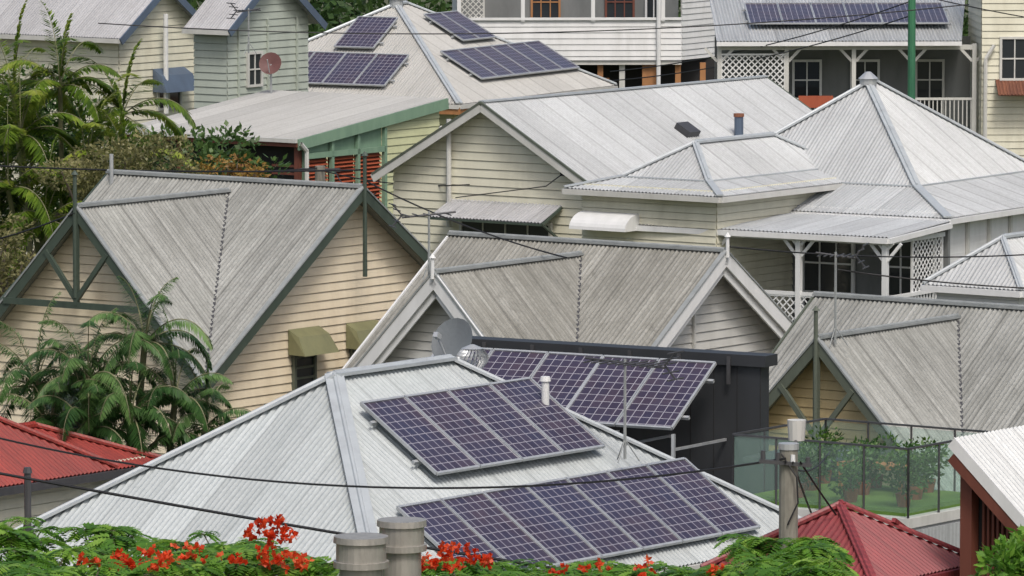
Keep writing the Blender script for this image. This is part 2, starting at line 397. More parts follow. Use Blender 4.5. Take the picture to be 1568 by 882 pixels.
# ------------------------------------------------------------------ front hip-roof house with PV
A=Asm('hip_roof_house'); FA=Fr((-2.61,93.3,7.88),53.5); TA=.672
hiproof(A,FA,2.83,4.15,TA,'iron_front',cap='cap',capw=.28,wallmat='offwhite',gut='offwhite')
A.done()
ds=(-FA.b-Z*TA).normalized()
A=Asm('rooftop_solar_panels'); pv(A,FA(-.37,-.69,-TA*.69),FA.a,ds,4,1,1.02,1.66,.16); A.done()
A=Asm('rooftop_solar_panels'); pv(A,FA(-1.78,-2.47,-TA*2.47),FA.a,ds,7,1,1.0,1.66,.1); A.done()
A=Asm('whirlybird_roof_vent'); c=V((-.60,96.3,7.68)); t=A('base_pipe','steel'); tube(t,c-Z*.8,c,.13,.13,14)
w=A('turbine','steel')
for i in range(22):
    a0=i*6.2832/22
    for k in range(6):
        z0=k*.05; z1=z0+.05; f=lambda z:.16+.09*math.sin(math.pi*min(1,max(0,z/.3)))
        q=[]
        for (zz,da) in((z0,0),(z1,0),(z1,.17),(z0,.17)):
            aa=a0+zz*1.5+da; rr=f(zz)-(.03 if da else 0); q.append(c+V((math.cos(aa)*rr,math.sin(aa)*rr,zz)))
        w.poly(q)
tube(w,c+Z*.3,c+Z*.36,.17,.03,14); A.done()
A=Asm('roof_vent_pipe'); tube(A('pipe','white'),(.5,95.4,6.2),(.5,95.4,7.58),.06,.06,12); tube(A('cap','white'),(.5,95.4,7.58),(.5,95.4,7.65),.085,.07,12); A.done()
A=Asm('satellite_dish'); c=V((-.9,98.5,7.85)); d=V((-.45,-.75,.45)).normalized(); s=d.cross(Z).normalized(); u=s.cross(d)
dm=A('dish','dishgrey')
for i in range(20):
    for k in range(5):
        q=[]
        for (kk,ii) in((k,i),(k+1,i),(k+1,i+1),(k,i+1)):
            rr=.36*kk/5; an=ii*6.2832/20; q.append(c+s*rr*math.cos(an)+u*rr*1.05*math.sin(an)+d*(rr*rr*.5))
        dm.poly(q)
ar=A('arm','steel'); bar(ar,c-u*.35,c+d*.5-u*.1,.03,.03); box(ar,c+d*.5-u*.1,d,s,u,.06,.04,.04); tube(ar,c-d*.05,c-d*.1-Z*1.2,.025); A.done()
def yagi(base,h,yaw,n=6,w=.5,L=.9,er=.013):
    A=Asm('tv_antenna'); m=A('mast','cap_dirty'); b=V(base); tube(m,b,b+Z*h,.027,.022,6)
    for k in(0,2.1,4.2): tube(m,b+Z*.3,b+V((math.cos(k)*.22,math.sin(k)*.22,-.03)),.01,.01,5)
    y=math.radians(yaw); d=V((math.cos(y),math.sin(y),0)); s=V((-d.y,d.x,0)); e=A('elements','darksteel')
    t=b+Z*(h-.06); tube(e,t-d*L/2-Z*.04,t+d*L/2+Z*.04,.018)
    for i in range(n):
        p=t-d*L/2+d*L*(i+.3)/n; ww=w*(1-.06*i); tube(e,p-s*ww/2,p+s*ww/2,er,er,5)
    p=t-d*L/2
    for k in(-1,1):
        bar(e,p,p+d*-.18+Z*.2*k,.025,.025); tube(e,p-d*.18+Z*.2*k-s*.25,p-d*.18+Z*.2*k+s*.25,er,er,5)
        tube(e,p-d*.1+Z*.1*k-s*.25,p-d*.1+Z*.1*k+s*.25,er,er,5)
    A.done()
yagi((1.68,94.6,6.5),1.5,150,9,.9,1.35,.014)
yagi((-1.5,115.2,7.3),1.2,15,5,.55,1.0)
yagi((5.6,110.3,6.6),1.6,165,6,.7,.7)
yagi((-7.0,170,8.2),1.2,30,6,.5,.7)
# ------------------------------------------------------------------ charcoal parapet building with tilted PV
A=Asm('charcoal_clad_extension'); F=Fr((3.95,101,0),60)
ch=A('walls','charcoal')
fbox(ch,F,0,.28,0,5.9,1,7.2)
fbox(A('parapet_cap','charcoal'),F,-.08,.34,-.12,5.95,7.2,7.38)
fbox(A('lower_block','charcoal'),F,-.6,1.0,-1.45,-.01,1,5.75)
fbox(A('lower_block_cap','darksteel'),F,-.64,1.04,-1.5,-.02,5.75,5.82)
for k in range(4): fbox(A('cladding_joints','dark'),F,-.006,-.002,.0+k*.42,.012+k*.42,1,7.19)
for k in range(6): fbox(A('capping_clips','darksteel'),F,-.11,-.085,.5+k*.9,.56+k*.9,6.9,7.34)
A.done()
A=Asm('tilted_solar_panels'); e1=F.b; e2=(-F.a-Z*.62).normalized()
pv(A,F(-.35,.62,7.22),e1,e2,5,1,1.0,1.7,.02)
st=A('support_frame','steel')
for k in range(6):
    p=F(-.35,.62+k*1.0,7.14); q=p+e2*1.66; bar(st,q,V((q.x,q.y,5.6)),.05,.05,F.a); bar(st,q-Z*.25,F(-.02,.62+k*1.0,6.0),.04,.04)
A.done()
# ------------------------------------------------------------------ deck with glass balustrade
A=Asm('rooftop_deck_terrace'); FD=F=Fr((6.0,96.2,0),YAW)
fbox(A('deck_base','greyboard'),F,0,2.6,0,3.2,1,5.25)
fbox(A('deck_slab','offwhite'),F,-.05,2.65,-.05,3.25,5.25,5.4)
fbox(A('lawn','lawn'),F,.15,2.5,.15,3.1,5.4,5.5)
corr(A('corrugated_wall','iron_light'),[F(-.07,-.08,4.2),F(2.0,-.08,4.2),F(2.0,-.09,5.22),F(-.07,-.09,5.22)])
gl=A('glass_panels','clear'); po=A('balustrade_posts','darksteel'); ra=A('top_rail','darksteel')
def balus(p,q,n):
    p=V(p);q=V(q)
    for i in range(n):
        a=p+(q-p)*(i+.04)/n; b=p+(q-p)*(i+.96)/n
        bar(gl,a+Z*.55,b+Z*.55,.015,.95)
    for i in range(n+1):
        a=p+(q-p)*i/n; tube(po,a,a+Z*1.06,.02,.02,6)
    bar(ra,p+Z*1.06,q+Z*1.06,.035,.03)
balus(F(0,0,5.4),F(0,3.2,5.4),4); balus(F(0,0,5.4),F(2.6,0,5.4),3); balus(F(0,3.2,5.4),F(2.6,3.2,5.4),3); balus(F(2.6,0,5.4),F(2.6,3.2,5.4),4)
fu=A('deck_bench','timber'); fbox(fu,F,1.7,2.2,1.2,2.4,5.86,5.92)
for a in(1.75,2.15):
    for b in(1.25,2.35): fbox(fu,F,a-.03,a+.03,b-.03,b+.03,5.5,5.86)
A.done()
# ------------------------------------------------------------------ vegetation tools
def rv():
    while 1:
        v=V((R()*2-1,R()*2-1,R()*2-1))
        if .05<v.length<1:return v
def leaf(acc,p,d,L,w,c,up=Z):
    s=d.cross(up)
    if s.length<1e-3: s=V((1,0,0))
    s.normalize(); s*=w/2
    acc.poly([p,p+d*L*.45+s,p+d*L,p+d*L*.45-s],[(c,c)]*4)
def cloud(acc,clumps,dens,size,flat=.6):
    for c,r in clumps:
        c=V(c); tone=R()*.4
        for i in range(int(dens*r*r)):
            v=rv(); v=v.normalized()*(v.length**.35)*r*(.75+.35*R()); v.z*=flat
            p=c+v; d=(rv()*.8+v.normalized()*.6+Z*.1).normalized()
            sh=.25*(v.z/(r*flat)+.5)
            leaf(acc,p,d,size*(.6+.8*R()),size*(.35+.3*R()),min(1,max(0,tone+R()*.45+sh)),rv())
def blobs(c,rx,ry,rz,n,r0,r1):
    out=[]
    for i in range(n):
        v=rv(); out.append((V(c)+V((v.x*rx,v.y*ry,v.z*rz)),r0+(r1-r0)*R()))
    return out
def tree(name,base,c,rx,ry,rz,n,r0,r1,dens,size,lm='leaf'):
    A=Asm(name); bl=blobs(c,rx,ry,rz,n,r0,r1); t=A('trunk','bark'); base=V(base); c=V(c)
    fork=base+(c-base)*.6; tube(t,base,fork,.16,.11)
    for cc,r in bl[:12]:
        mid=(fork+cc)/2+Z*.2; tube(t,fork,mid,.08,.05,6); tube(t,mid,cc,.05,.015,6)
    cloud(A('foliage',lm),bl,dens,size)
    A.done()
def frond(acc,st,p,az,el,L,droop,leafL,nl=34,lw=.035,c=.5,vdroop=.5,m=2):
    d=V((math.cos(az)*math.cos(el),math.sin(az)*math.cos(el),math.sin(el))); q=V(p); step=L/nl
    for i in range(nl):
        t=i/nl; nq=q+d*step
        tube(st,q,nq,.014*(1-t)+.004,.014*(1-t)+.003,3,False)
        s=d.cross(Z)
        if s.length<.01:s=V((1,0,0))
        s.normalize()
        if t>.1:
            ll=leafL*math.sin(math.pi*min(1,(t*.88+.12)))**.55
            for sg in(1,-1):
                for k in range(m):
                    dd=(s*sg*(.85+.2*R())+d*(.6+.2*R())-Z*(vdroop*(.6+.8*R()))+rv()*.12).normalized()
                    leaf(acc,q+d*step*k/m,dd,ll*(.8+.3*R()),lw,min(1,max(0,c+R()*.35-.15)),Z)
        q=nq; d=(d-Z*droop*step*(.5+t*1.6)).normalized()
def palm(name,base,crowns,lm,nf,L,leafL,droop,vd=.5,lw=.035,m=2,nl=32,e0=82,e1=100):
    A=Asm(name); le=A('fronds',lm); st=A('frond_stems','palmtrunk')
    for cr in crowns:
        c=V(cr[0]); k=cr[1] if len(cr)>1 else 1; b=V(base)+V((R()-.5,R()-.5,0))*.5
        mid=(b+c)/2+V((R()-.5,R()-.5,0))*.15; tube(st,b,mid,.08,.07); tube(st,mid,c,.07,.05)
        n=int(nf*k)
        for i in range(n):
            az=i*2.39996+R()*.4; el=math.radians(e0-e1*(i/n)+R()*12)
            frond(le,st,c,az,el,L*k**.5*(.8+.35*R()),droop,leafL,nl,lw,.1+.7*R()+.2*(1-i/n),vd,m)
    A.done()
palm('golden_cane_palm',(-9.8,141,0),[((-9.9,140,9.2),),((-10.7,139,8.2),1),((-8.6,141,8.5),.9),((-11,141,8.9),1),((-9.3,139.5,7.4),1),((-10.9,138,7.1),1),((-8.4,139,7.5),.8),((-10.1,138,6.4),1),((-11.2,139,6.2),.9)],'leaf_cane',13,2.0,.46,.95,.45,.06,2,34)
palm('pygmy_date_palm',(-6.4,104,0),[((-6.0,104,7.25),.9),((-6.9,103.6,6.7),1),((-5.5,103.8,6.35),.9),((-7.8,104.2,6.5),1),((-6.9,103.2,5.9),1),((-5.0,103.9,5.9),.8),((-6.2,103.3,6.15),1),((-7.5,103.5,5.9),.9),((-6.1,103.4,5.4),1)],'leaf_palm',17,1.55,.30,1.35,.75,.022,3,36,80,95)
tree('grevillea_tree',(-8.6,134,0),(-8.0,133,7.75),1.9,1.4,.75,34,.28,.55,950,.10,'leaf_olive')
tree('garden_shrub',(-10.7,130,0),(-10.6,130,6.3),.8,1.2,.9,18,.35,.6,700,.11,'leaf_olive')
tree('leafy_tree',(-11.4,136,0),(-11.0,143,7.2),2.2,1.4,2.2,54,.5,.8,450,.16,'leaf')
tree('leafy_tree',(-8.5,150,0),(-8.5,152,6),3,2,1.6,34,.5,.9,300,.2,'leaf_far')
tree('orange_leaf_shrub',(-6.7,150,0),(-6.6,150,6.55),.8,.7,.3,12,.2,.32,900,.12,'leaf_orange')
A=Asm('distant_trees'); bl=[]
for i in range(230):
    x=-26+R()*52; y=222+R()*30; bl.append(((x,y,R()*9+1),1.0+R()*1.4))
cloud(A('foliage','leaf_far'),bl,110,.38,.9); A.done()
A=Asm('garden_foliage'); bl=[]
for i in range(170):
    y=102+R()*95; x=(R()*2-1)*y*.09; bl.append(((x,y,R()*2.4+.4),.6+R()*.7))
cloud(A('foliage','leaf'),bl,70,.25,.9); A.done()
def spray(le,st,p,size,n=8):
    az0=R()*6.28
    for i in range(n):
        az=az0+i*6.283/n+R()*.4; el=.5*R()-.05; L=size*(.75+.4*R()); nl=9
        d=V((math.cos(az)*math.cos(el),math.sin(az)*math.cos(el),math.sin(el)+.12)).normalized(); q=V(p); c=.1+.85*R()
        tw=rv()*.45
        for k in range(nl):
            nq=q+d*L/nl; t=k/nl
            s=(d.cross(Z+tw)).normalized()
            if t>.1:
                for sg in(1,-1):
                    dd=(s*sg+d*.5-Z*.1+rv()*.08).normalized()
                    leaf(le,q,dd,L*.36*math.sin(math.pi*(t*.75+.22)),L*.15,min(1,c+R()*.15),Z+tw)
            q=nq; d=(d-Z*.17).normalized()
        tube(st,p,p+(q-p)*.5+Z*.02,.005,.003,3,False)
def poinciana(name,spots,flow,base):
    A=Asm(name); le=A('leaves','leaf_bright'); st=A('leaf_stems','bark'); fl=A('flowers','flower'); tk=A('branches','bark'); inn=A('inner_leaves','leaf')
    base=V(base)
    tube(tk,base,base+Z*6.5,.3,.2,10)
    for (c,rx,ry,rz,n) in spots:
        c=V(c); m=V((c.x*.6+base.x*.4,c.y*.6+base.y*.4,c.z-.9)); tube(tk,base+Z*6.3,m,.14,.07); tube(tk,m,c-Z*.25,.07,.04)
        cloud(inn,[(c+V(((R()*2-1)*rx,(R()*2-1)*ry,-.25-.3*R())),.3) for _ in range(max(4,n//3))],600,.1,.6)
        for i in range(n):
            p=c+V(((R()*2-1)*rx,(R()*2-1)*ry,(R()*2-1)*rz)); tube(tk,c-Z*.35,p,.016,.007,4,False); spray(le,st,p,.24+.14*R())
    for (c,r,n) in flow:
        c=V(c)
        for i in range(int(n*1.2)):
            v=rv(); p=c+V((v.x*r*1.25,v.y*r,v.z*r*.85)); tb=R()*.6
            for k in range(5):
                d=(rv()+Z*.2-V((0,.4,0))).normalized(); leaf(fl,p,d,.06,.05,tb+R()*.4,rv())
    A.done()
SL=[(-5.14,66,9.17,14),(-4.65,63,9.30,14),(-4.27,66,9.15,14),(-3.82,63,9.26,14),(-3.36,64,9.23,16),(-2.87,62,9.35,14),(-2.92,66,9.03,12),(-2.28,63,9.28,16),(-1.92,62,9.30,12),(-4.19,61,9.40,12),(-3.26,61,9.40,12),(-4.75,61,9.40,12),(-2.5,64,9.2,12),(-3.9,65,9.1,8)]
FL=[((-2.46,62,9.77),.13,18),((-2.24,62,9.69),.13,18),((-2.37,62,9.52),.13,18),((-3.57,62,9.47),.17,22),((-3.84,62,9.44),.13,16),((-3.06,62,9.56),.12,9),((-3.28,62,9.5),.13,11),((-2.15,62,9.45),.11,11),((-2.3,62,9.85),.08,8),((-2.7,61.5,9.55),.12,8),((-3.4,61,9.58),.12,10),((-2.0,61.5,9.5),.08,6),((-4.1,61.5,9.52),.1,5)]
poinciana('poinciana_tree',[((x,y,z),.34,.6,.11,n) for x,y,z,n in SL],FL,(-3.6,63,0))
SR=[(-.80,63,9.20,12),(-.42,64,9.09,12),(.04,63,9.15,12),(.42,63,9.17,12),(.95,64,9.07,12),(1.39,63,9.18,12),(1.84,63,9.18,12),(2.25,62,9.3,12),(2.53,66,9.08,10),(2.99,65,9.17,14),(3.06,63,9.25,12),(2.65,64,9.10,12),(1.53,61,9.36,10),(-.15,61,9.34,10),(.7,61,9.36,10)]
FR_=[((-.59,62,9.5),.17,24),((-.34,62,9.47),.13,14),((-.85,62,9.44),.1,10),((.83,62,9.37),.13,9),((1.27,62,9.38),.12,7),((1.97,62,9.38),.1,5),((.48,62,9.34),.1,6)]
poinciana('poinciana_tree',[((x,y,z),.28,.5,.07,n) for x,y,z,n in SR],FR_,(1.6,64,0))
A=Asm('broadleaf_bush'); bl=[(V((5.44+random.uniform(-.25,.32),70+random.uniform(-.3,.3),8.36+random.uniform(-.25,.25))),.17) for _ in range(20)]
cloud(A('foliage','leaf_bright'),bl,1700,.12,1); tube(A('stem','bark'),(5.4,70,0),(5.4,70,8.4),.07,.03); A.done()
for i in range(9):
    p=FD(.5+(i%3)*.85,.4+i*.32,5.5)
    A=Asm('potted_plant'); tube(A('pot','terracotta'),p,p+Z*.2,.09,.13,12); tube(A('stem','bark'),p+Z*.15,p+Z*.5,.015)
    cloud(A('leaves','leaf_palm' if i%2 else 'leaf'),[(p+Z*(.3+.4*R())+V((R()-.5,R()-.5,0))*.35,.15+.07*R()) for _ in range(8)],1500,.09,1); A.done()
# ------------------------------------------------------------------ cream gable house (behind centre)
A=Asm('cream_gable_house'); F=Fr((-.72,150,8.2),YAW); w=3.2;t=.57;L=12
r=A('roof','iron_light'); corr(r,[F(0,0,0),F(L,0,0),F(L,-w,-t*w),F(0,-w,-t*w)]); corr(r,[F(0,0,0),F(L,0,0),F(L,w,-t*w),F(0,w,-t*w)])
bar(A('ridge_cap','cap'),F(0,0,.02),F(L,0,.02),.16,.04)
for s in(-1,1):
    bar(A('barge_boards','offwhite'),F(-.02,0,-.11),F(-.02,s*w,-t*w-.11),.04,.2); bar(A('barge_edge','greygreen'),F(-.03,0,.0),F(-.03,s*w,-t*w),.05,.05)
    bar(A('barge_edge','greygreen'),F(L,0,.0),F(L,s*w,-t*w),.05,.05)
o=.35; zb=-8
wl=A('walls','cream_pale'); g2=.016
boards(wl,[F(o,-w+o,zb),F(o,w-o,zb),F(o,w-o,-t*(w-o)-.04),F(o,0,-.04),F(o,-w+o,-t*(w-o)-.04)],-F.a,.2,g2)
boards(wl,[F(o,-w+o,zb),F(L-o,-w+o,zb),F(L-o,-w+o,-t*(w-o)-.05),F(o,-w+o,-t*(w-o)-.05)],-F.b,.2,g2)
boards(wl,[F(o,w-o,zb),F(L-o,w-o,zb),F(L-o,w-o,-t*(w-o)-.05),F(o,w-o,-t*(w-o)-.05)],F.b,.2,g2)
boards(wl,[F(o-.02,-w+o,zb),F(o-.02,-w-2.3,zb),F(o-.02,-w-2.3,-2.4),F(o-.02,-w+o,-1.9)],-F.a,.2,g2)
boards(wl,[F(o,-w-2.3,zb),F(4,-w-2.3,zb),F(4,-w-2.3,-2.4),F(o,-w-2.3,-2.4)],-F.b,.2,g2)
gutter(A,F(0,-w,-t*w),F(L,-w,-t*w),'offwhite')
dp=A('downpipe','offwhite'); tube(dp,F(.2,1.1,-.45),F(.2,1.1,-3),.06); tube(dp,F(.2,1.1,-.9),F(.2,1.35,-.65),.05)
za=-2.35
corr(A('awning','iron_grey'),[F(.33,1.1,za),F(.33,-2.1,za),F(-.55,-2.15,za-.35),F(-.55,1.15,za-.35)])
af=A('awning_frame','green_dark')
bar(af,F(-.55,1.15,za-.4),F(-.55,-2.15,za-.4),.05,.05); bar(af,F(-.55,-2.15,za-.4),F(.3,-2.1,za-.05),.05,.06); bar(af,F(-.5,-2.13,za-.4),F(.3,-2.1,za-.85),.05,.05)
window(A,F(.33,-.5,za-1.75),F.b,-F.a,2.6,1.3,'offwhite',3,0)
p=F(6.0,-1.75,-t*1.75); box(A('skylight','darksteel'),p+Z*.08,F.a,(-F.b-Z*t).normalized(),(Z-F.b*t).normalized(),.24,.22,.09)
p=F(7.7,-2.1,-t*2.1-.1); tube(A('flue_pipe','blue_trim'),p,p+Z*.62,.11,.11,12); tube(A('flue_cap','rust_iron'),p+Z*.62,p+Z*.7,.13,.13,12)
# service wires clipped to the gable
path(A('service_cable','cable'),[F(.2,-2.2,-1.6),F(.1,-1.8,-1.9),F(.12,-.8,-2.05),F(.2,.9,-2.3)],.014)
box(A('service_bracket','darksteel'),F(.25,-2.2,-1.55),F.a,F.b,Z,.05,.07,.1)
A.done()
A=Asm('pyramid_roof_house'); F1=Fr((4.19,146,7.52),YAW)
hiproof(A,F1,3.2,1.2,.62,'iron_light',skirt=(.95,.25),capw=.16,wallmat='cream_pale',base=0,gut='offwhite',inset=.3)
cv=A('curved_canopy','white'); zc=-1.5
pr=[F1(-1.85-.6*math.sin(k*math.pi/16),0,zc-.38*(1-math.cos(k*math.pi/16)))for k in range(9)]
for k in range(8):
    cv.poly([pr[k]+F1.b*.25,pr[k]+F1.b*1.8,pr[k+1]+F1.b*1.8,pr[k+1]+F1.b*.25])
cv.poly([p+F1.b*.25 for p in pr]+[F1(-1.85,.25,zc-.38)]); cv.poly([p+F1.b*1.8 for p in pr]+[F1(-1.85,1.8,zc-.38)])
wG=2.85;sG=1.75;q=wG+sG
FG=Fr((8.36,150,8.66),58); out=hiproof(A,FG,.35,wG,.75,'iron_light',skirt=(sG,.3),capw=.2,wallmat='white',gut='white',inset=.3)
tube(A('roof_ventilator','steel'),FG(0,0,-.05),FG(0,0,.1),.2,.2,12); tube(A('roof_ventilator','steel'),FG(0,0,.1),FG(0,0,.26),.24,.06,12)
ze=-.75*wG-.3*sG
r=A('veranda_roof','iron_light'); a0=-q;a1=-q-2.9; bl_=-q-.05; br_=bl_+7.3
corr(r,[FG(a0,bl_,ze-.05),FG(a0,br_,ze-.05),FG(a1,br_,ze-.22),FG(a1,bl_,ze-.22)])
gutter(A,FG(a1,bl_,ze-.22),FG(a1,br_,ze-.22),'white'); gutter(A,FG(a0,bl_,ze-.08),FG(a1,bl_,ze-.22),'white')
ps=A('veranda_posts','white'); fl=ze-.3-2.3; ap=a1+.15; b0=bl_+.15
for k in range(4):
    b=b0+k*2.2
    bar(ps,FG(ap,b,fl),FG(ap,b,ze-.3),.12,.12,FG.a)
    for s in(-1,1):
        bar(ps,FG(ap,b+s*.06,ze-.75),FG(ap,b+s*.4,ze-.36),.04,.07); bar(ps,FG(ap,b+s*.06,ze-.5),FG(ap,b+s*.2,ze-.36),.04,.05)
bar(ps,FG(ap,b0,ze-.36),FG(ap,b0+6.9,ze-.36),.06,.1); bar(ps,FG(a0,b0,ze-.36),FG(ap,b0,ze-.36),.06,.1)
bar(ps,FG(ap,b0,fl+1),FG(ap,b0+6.9,fl+1),.07,.08); bar(ps,FG(ap,b0,fl+.15),FG(ap,b0+6.9,fl+.15),.05,.06)
lattice(A('veranda_lattice','white'),FG(ap,b0+6.9,fl+.15),-FG.b,6.9,.8,.13,.03)
for k in range(20): bar(ps,FG(a0-.1-k*.14,b0,fl+.1),FG(a0-.1-k*.14,b0,fl+1),.03,.03,FG.a)
bar(ps,FG(a0,b0,fl+1),FG(ap,b0,fl+1),.07,.08)
lattice(A('veranda_lattice','white'),FG(a0-1.45,b0+.03,fl+1),FG.a,1.4,1.25,.12,.03)
fbox(A('veranda_floor','midgrey'),FG,a1,a0,bl_,br_,fl-.2,fl)
fbox(A('veranda_back_wall','midgrey'),FG,a0+.1,a0+.2,bl_+.1,br_-.1,fl,ze-.1)
for b in(b0+.9,b0+3,b0+5): window(A,FG(a0+.08,b,fl+.1),FG.b,-FG.a,1.3,2.0,'white',2,2)
for k in range(9):
    fbox(A('side_battens','offwhite'),FG,-q+.3+k*1.05,-q+.38+k*1.05,-q+.2,-q+.27,-6,ze)
fbox(A('side_panel','white'),FG,-q+.25,q+.1,-q+.28,-q+.35,-6,ze)
A.done()
A=Asm('small_iron_roof_shed'); F=Fr((9.85,128,6.9),YAW)
hiproof(A,F,4,1.15,.78,'iron_light',capw=.12,wallmat='white',gut='white',inset=.2); A.done()
# ------------------------------------------------------------------ pyramid roof house with PV (top centre)
A=Asm('solar_roof_house'); FJ=Fr((-3.4,188,8.6),62); tj=.55
hiproof(A,FJ,.6,4.6,tj,'iron_cream',capw=.2,wallmat='lime',gut='offwhite',fasc='timber')
for (a,b) in((0,0),(4.3,-2.9)):
    tube(A('roof_ventilator','steel'),FJ(a,b,-.1-max(0,a-.6)*tj),FJ(a,b,.15-max(0,a-.6)*tj),.2,.2,12); tube(A('roof_ventilator','steel'),FJ(a,b,.15-max(0,a-.6)*tj),FJ(a,b,.32-max(0,a-.6)*tj),.25,.08,12)
A.done()
dl=(-FJ.a-Z*tj).normalized(); dr=(-FJ.b-Z*tj).normalized()
A=Asm('rooftop_solar_panels'); pv(A,FJ(-2.6,2.25,-2.6*tj),-FJ.b,dl,4,1,1.02,1.66,.12); A.done()
A=Asm('rooftop_solar_panels'); pv(A,FJ(-.85,.75,-.85*tj),-FJ.b,dl,1,1,1.3,1.66,.12); A.done()
A=Asm('rooftop_solar_panels'); pv(A,FJ(.2,-.75,-.75*tj),FJ.a,dr,2,1,1.0,1.5,.12); A.done()
A=Asm('rooftop_solar_panels'); pv(A,FJ(-1.9,-2.45,-2.45*tj),FJ.a,dr,6,1,1.0,1.55,.12); A.done()
# skillion roofed carport building
A=Asm('carport_building'); F=Fr((-5.47,163,6.39),YAW)
corr(A('roof','iron_cream'),[F(0,0,0),F(6.4,0,.72),F(6.4,6,.72),F(0,6,0)])
bar(A('fascia','green'),F(0,-.02,-.13),F(6.4,-.02,.59),.06,.28); bar(A('fascia','redbrown'),F(0,0,-.12),F(0,6,-.12),.05,.14)
bar(A('gutter','offwhite'),F(-.05,0,-.03),F(-.05,6,-.03),.1,.1)
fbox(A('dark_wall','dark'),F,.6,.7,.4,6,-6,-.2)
for b in(.15,2,4,5.9): bar(A('carport_posts','redbrown'),F(.2,b,-6),F(.2,b,-.2),.14,.14,F.a)
for k in range(4): bar(A('red_rails','redbrown'),F(.22,.15,-.7-k*.2),F(.22,1.0,-.7-k*.2),.05,.06)
gp=A('green_gable_infill','green'); gp.poly([F(.3,.13,-.42),F(3.7,.13,-.42),F(3.7,.13,.3),F(.3,.13,-.08)])
fr=A('side_frame','green')
for a in(.35,1.5,2.6,3.75): bar(fr,F(a,.06,-4),F(a,.06,-.2+a*.08),.1,.1,F.a)
bar(fr,F(.35,.05,-.45),F(3.75,.05,-.45),.08,.14)
lv=A('louvre_screen','redlouvre')
for a in(.42,1.56,2.68):
    for k in range(22): box(lv,F(a+.5,.12,-.6-k*.1),F.a,(F.b+Z*.6).normalized(),(Z-F.b*.6).normalized(),.47,.045,.008)
    fbox(A('louvre_backing','redbrown'),F,a,a+1.0,.18,.24,-3.2,-.5)
boards(A('side_boards','lime'),[F(3.8,.12,-6),F(6.2,.12,-6),F(6.2,.12,.5),F(3.8,.12,.25)],-F.b,.2,g2)
path(A('downpipe','offwhite'),[F(0,-.1,-.1),F(.25,-.1,-.3),F(.25,-.1,-3)],.06)
A.done()
# ------------------------------------------------------------------ gable houses (top left)
def gable2(name,E,W1,t,L,wall,trim,roof,yaw=YAW,ov=.35):
    A=Asm(name);F=Fr(E,yaw);H=W1*t;r=A('roof',roof)
    corr(r,[F(0,0,0),F(W1,0,H),F(W1,L,H),F(0,L,0)]); corr(r,[F(W1,0,H),F(2*W1,0,0),F(2*W1,L,0),F(W1,L,H)])
    bar(A('ridge_cap','cap'),F(W1,0,H+.02),F(W1,L,H+.02),.2,.05)
    o=ov; zb=-E[2]; w=A('walls',wall)
    boards(w,[F(o,o,zb),F(2*W1-o,o,zb),F(2*W1-o,o,t*o-.04),F(W1,o,H-.04),F(o,o,t*o-.04)],-F.b,.2,g2)
    boards(w,[F(o,o,zb),F(o,L-.1,zb),F(o,L-.1,t*o-.04),F(o,o,t*o-.04)],-F.a,.2,g2)
    boards(w,[F(2*W1-o,o,zb),F(2*W1-o,L-.1,zb),F(2*W1-o,L-.1,t*o-.04),F(2*W1-o,o,t*o-.04)],F.a,.2,g2)
    boards(w,[F(o,L-.1,zb),F(2*W1-o,L-.1,zb),F(2*W1-o,L-.1,t*o-.04),F(W1,L-.1,H-.04),F(o,L-.1,t*o-.04)],F.b,.2,g2)
    bg=A('barge_boards',trim)
    bar(bg,F(0,-.02,-.1),F(W1,-.02,H-.1),.04,.2); bar(bg,F(W1,-.02,H-.1),F(2*W1,-.02,-.1),.04,.2)
    gutter(A,F(0,0,0),F(0,L,0),'offwhite')
    return A,F
A,F=gable2('cream_weatherboard_house',(-10.9,178,8.15),2.1,.7,9,'cream_pale','blue_trim','iron_grey')
window(A,F(2.5,.35,-2.1),F.a,-F.b,1.0,1.0,'offwhite'); hood(A,F(2.5,.35,-.95),F.a,-F.b,1.4,.65,.55,'blue_trim')
tube(A('vent_pipe','white'),F(2.0,-.0,-2.2),F(2.0,-.0,.6),.07)
tube(A('downpipe','offwhite'),F(3.8,.25,-.3),F(3.8,.25,-5),.05)
A.done()
A,F=gable2('sage_weatherboard_house',(-7.7,174,8.6),2.15,.75,1.6,'sage','blue_trim','iron_grey')
for k in(.8,2.1,3.4): bar(A('wall_battens','sage'),F(k,.3,-6),F(k,.3,.2),.05,.05,F.a)
window(A,F(1.5,.35,-1.6),F.a,-F.b,.6,.9,'offwhite')
A.done()
A=Asm('satellite_dish'); c=V((-6.45,171,7.85))
dm=A('dish','maroon'); d=V((-.2,-.9,.35)).normalized(); s=d.cross(Z).normalized(); u=s.cross(d)
for i in range(16):
    dm.poly([c]+[c+(s*math.cos(an)+u*math.sin(an))*.31+d*.08 for an in(i*6.2832/16,(i+1)*6.2832/16)])
tube(A('dish_arm','steel'),c,c-Z*1.6+V((0,.2,0)),.03); tube(A('dish_arm','steel'),c-u*.3,c+d*.4,.015)
A.done()
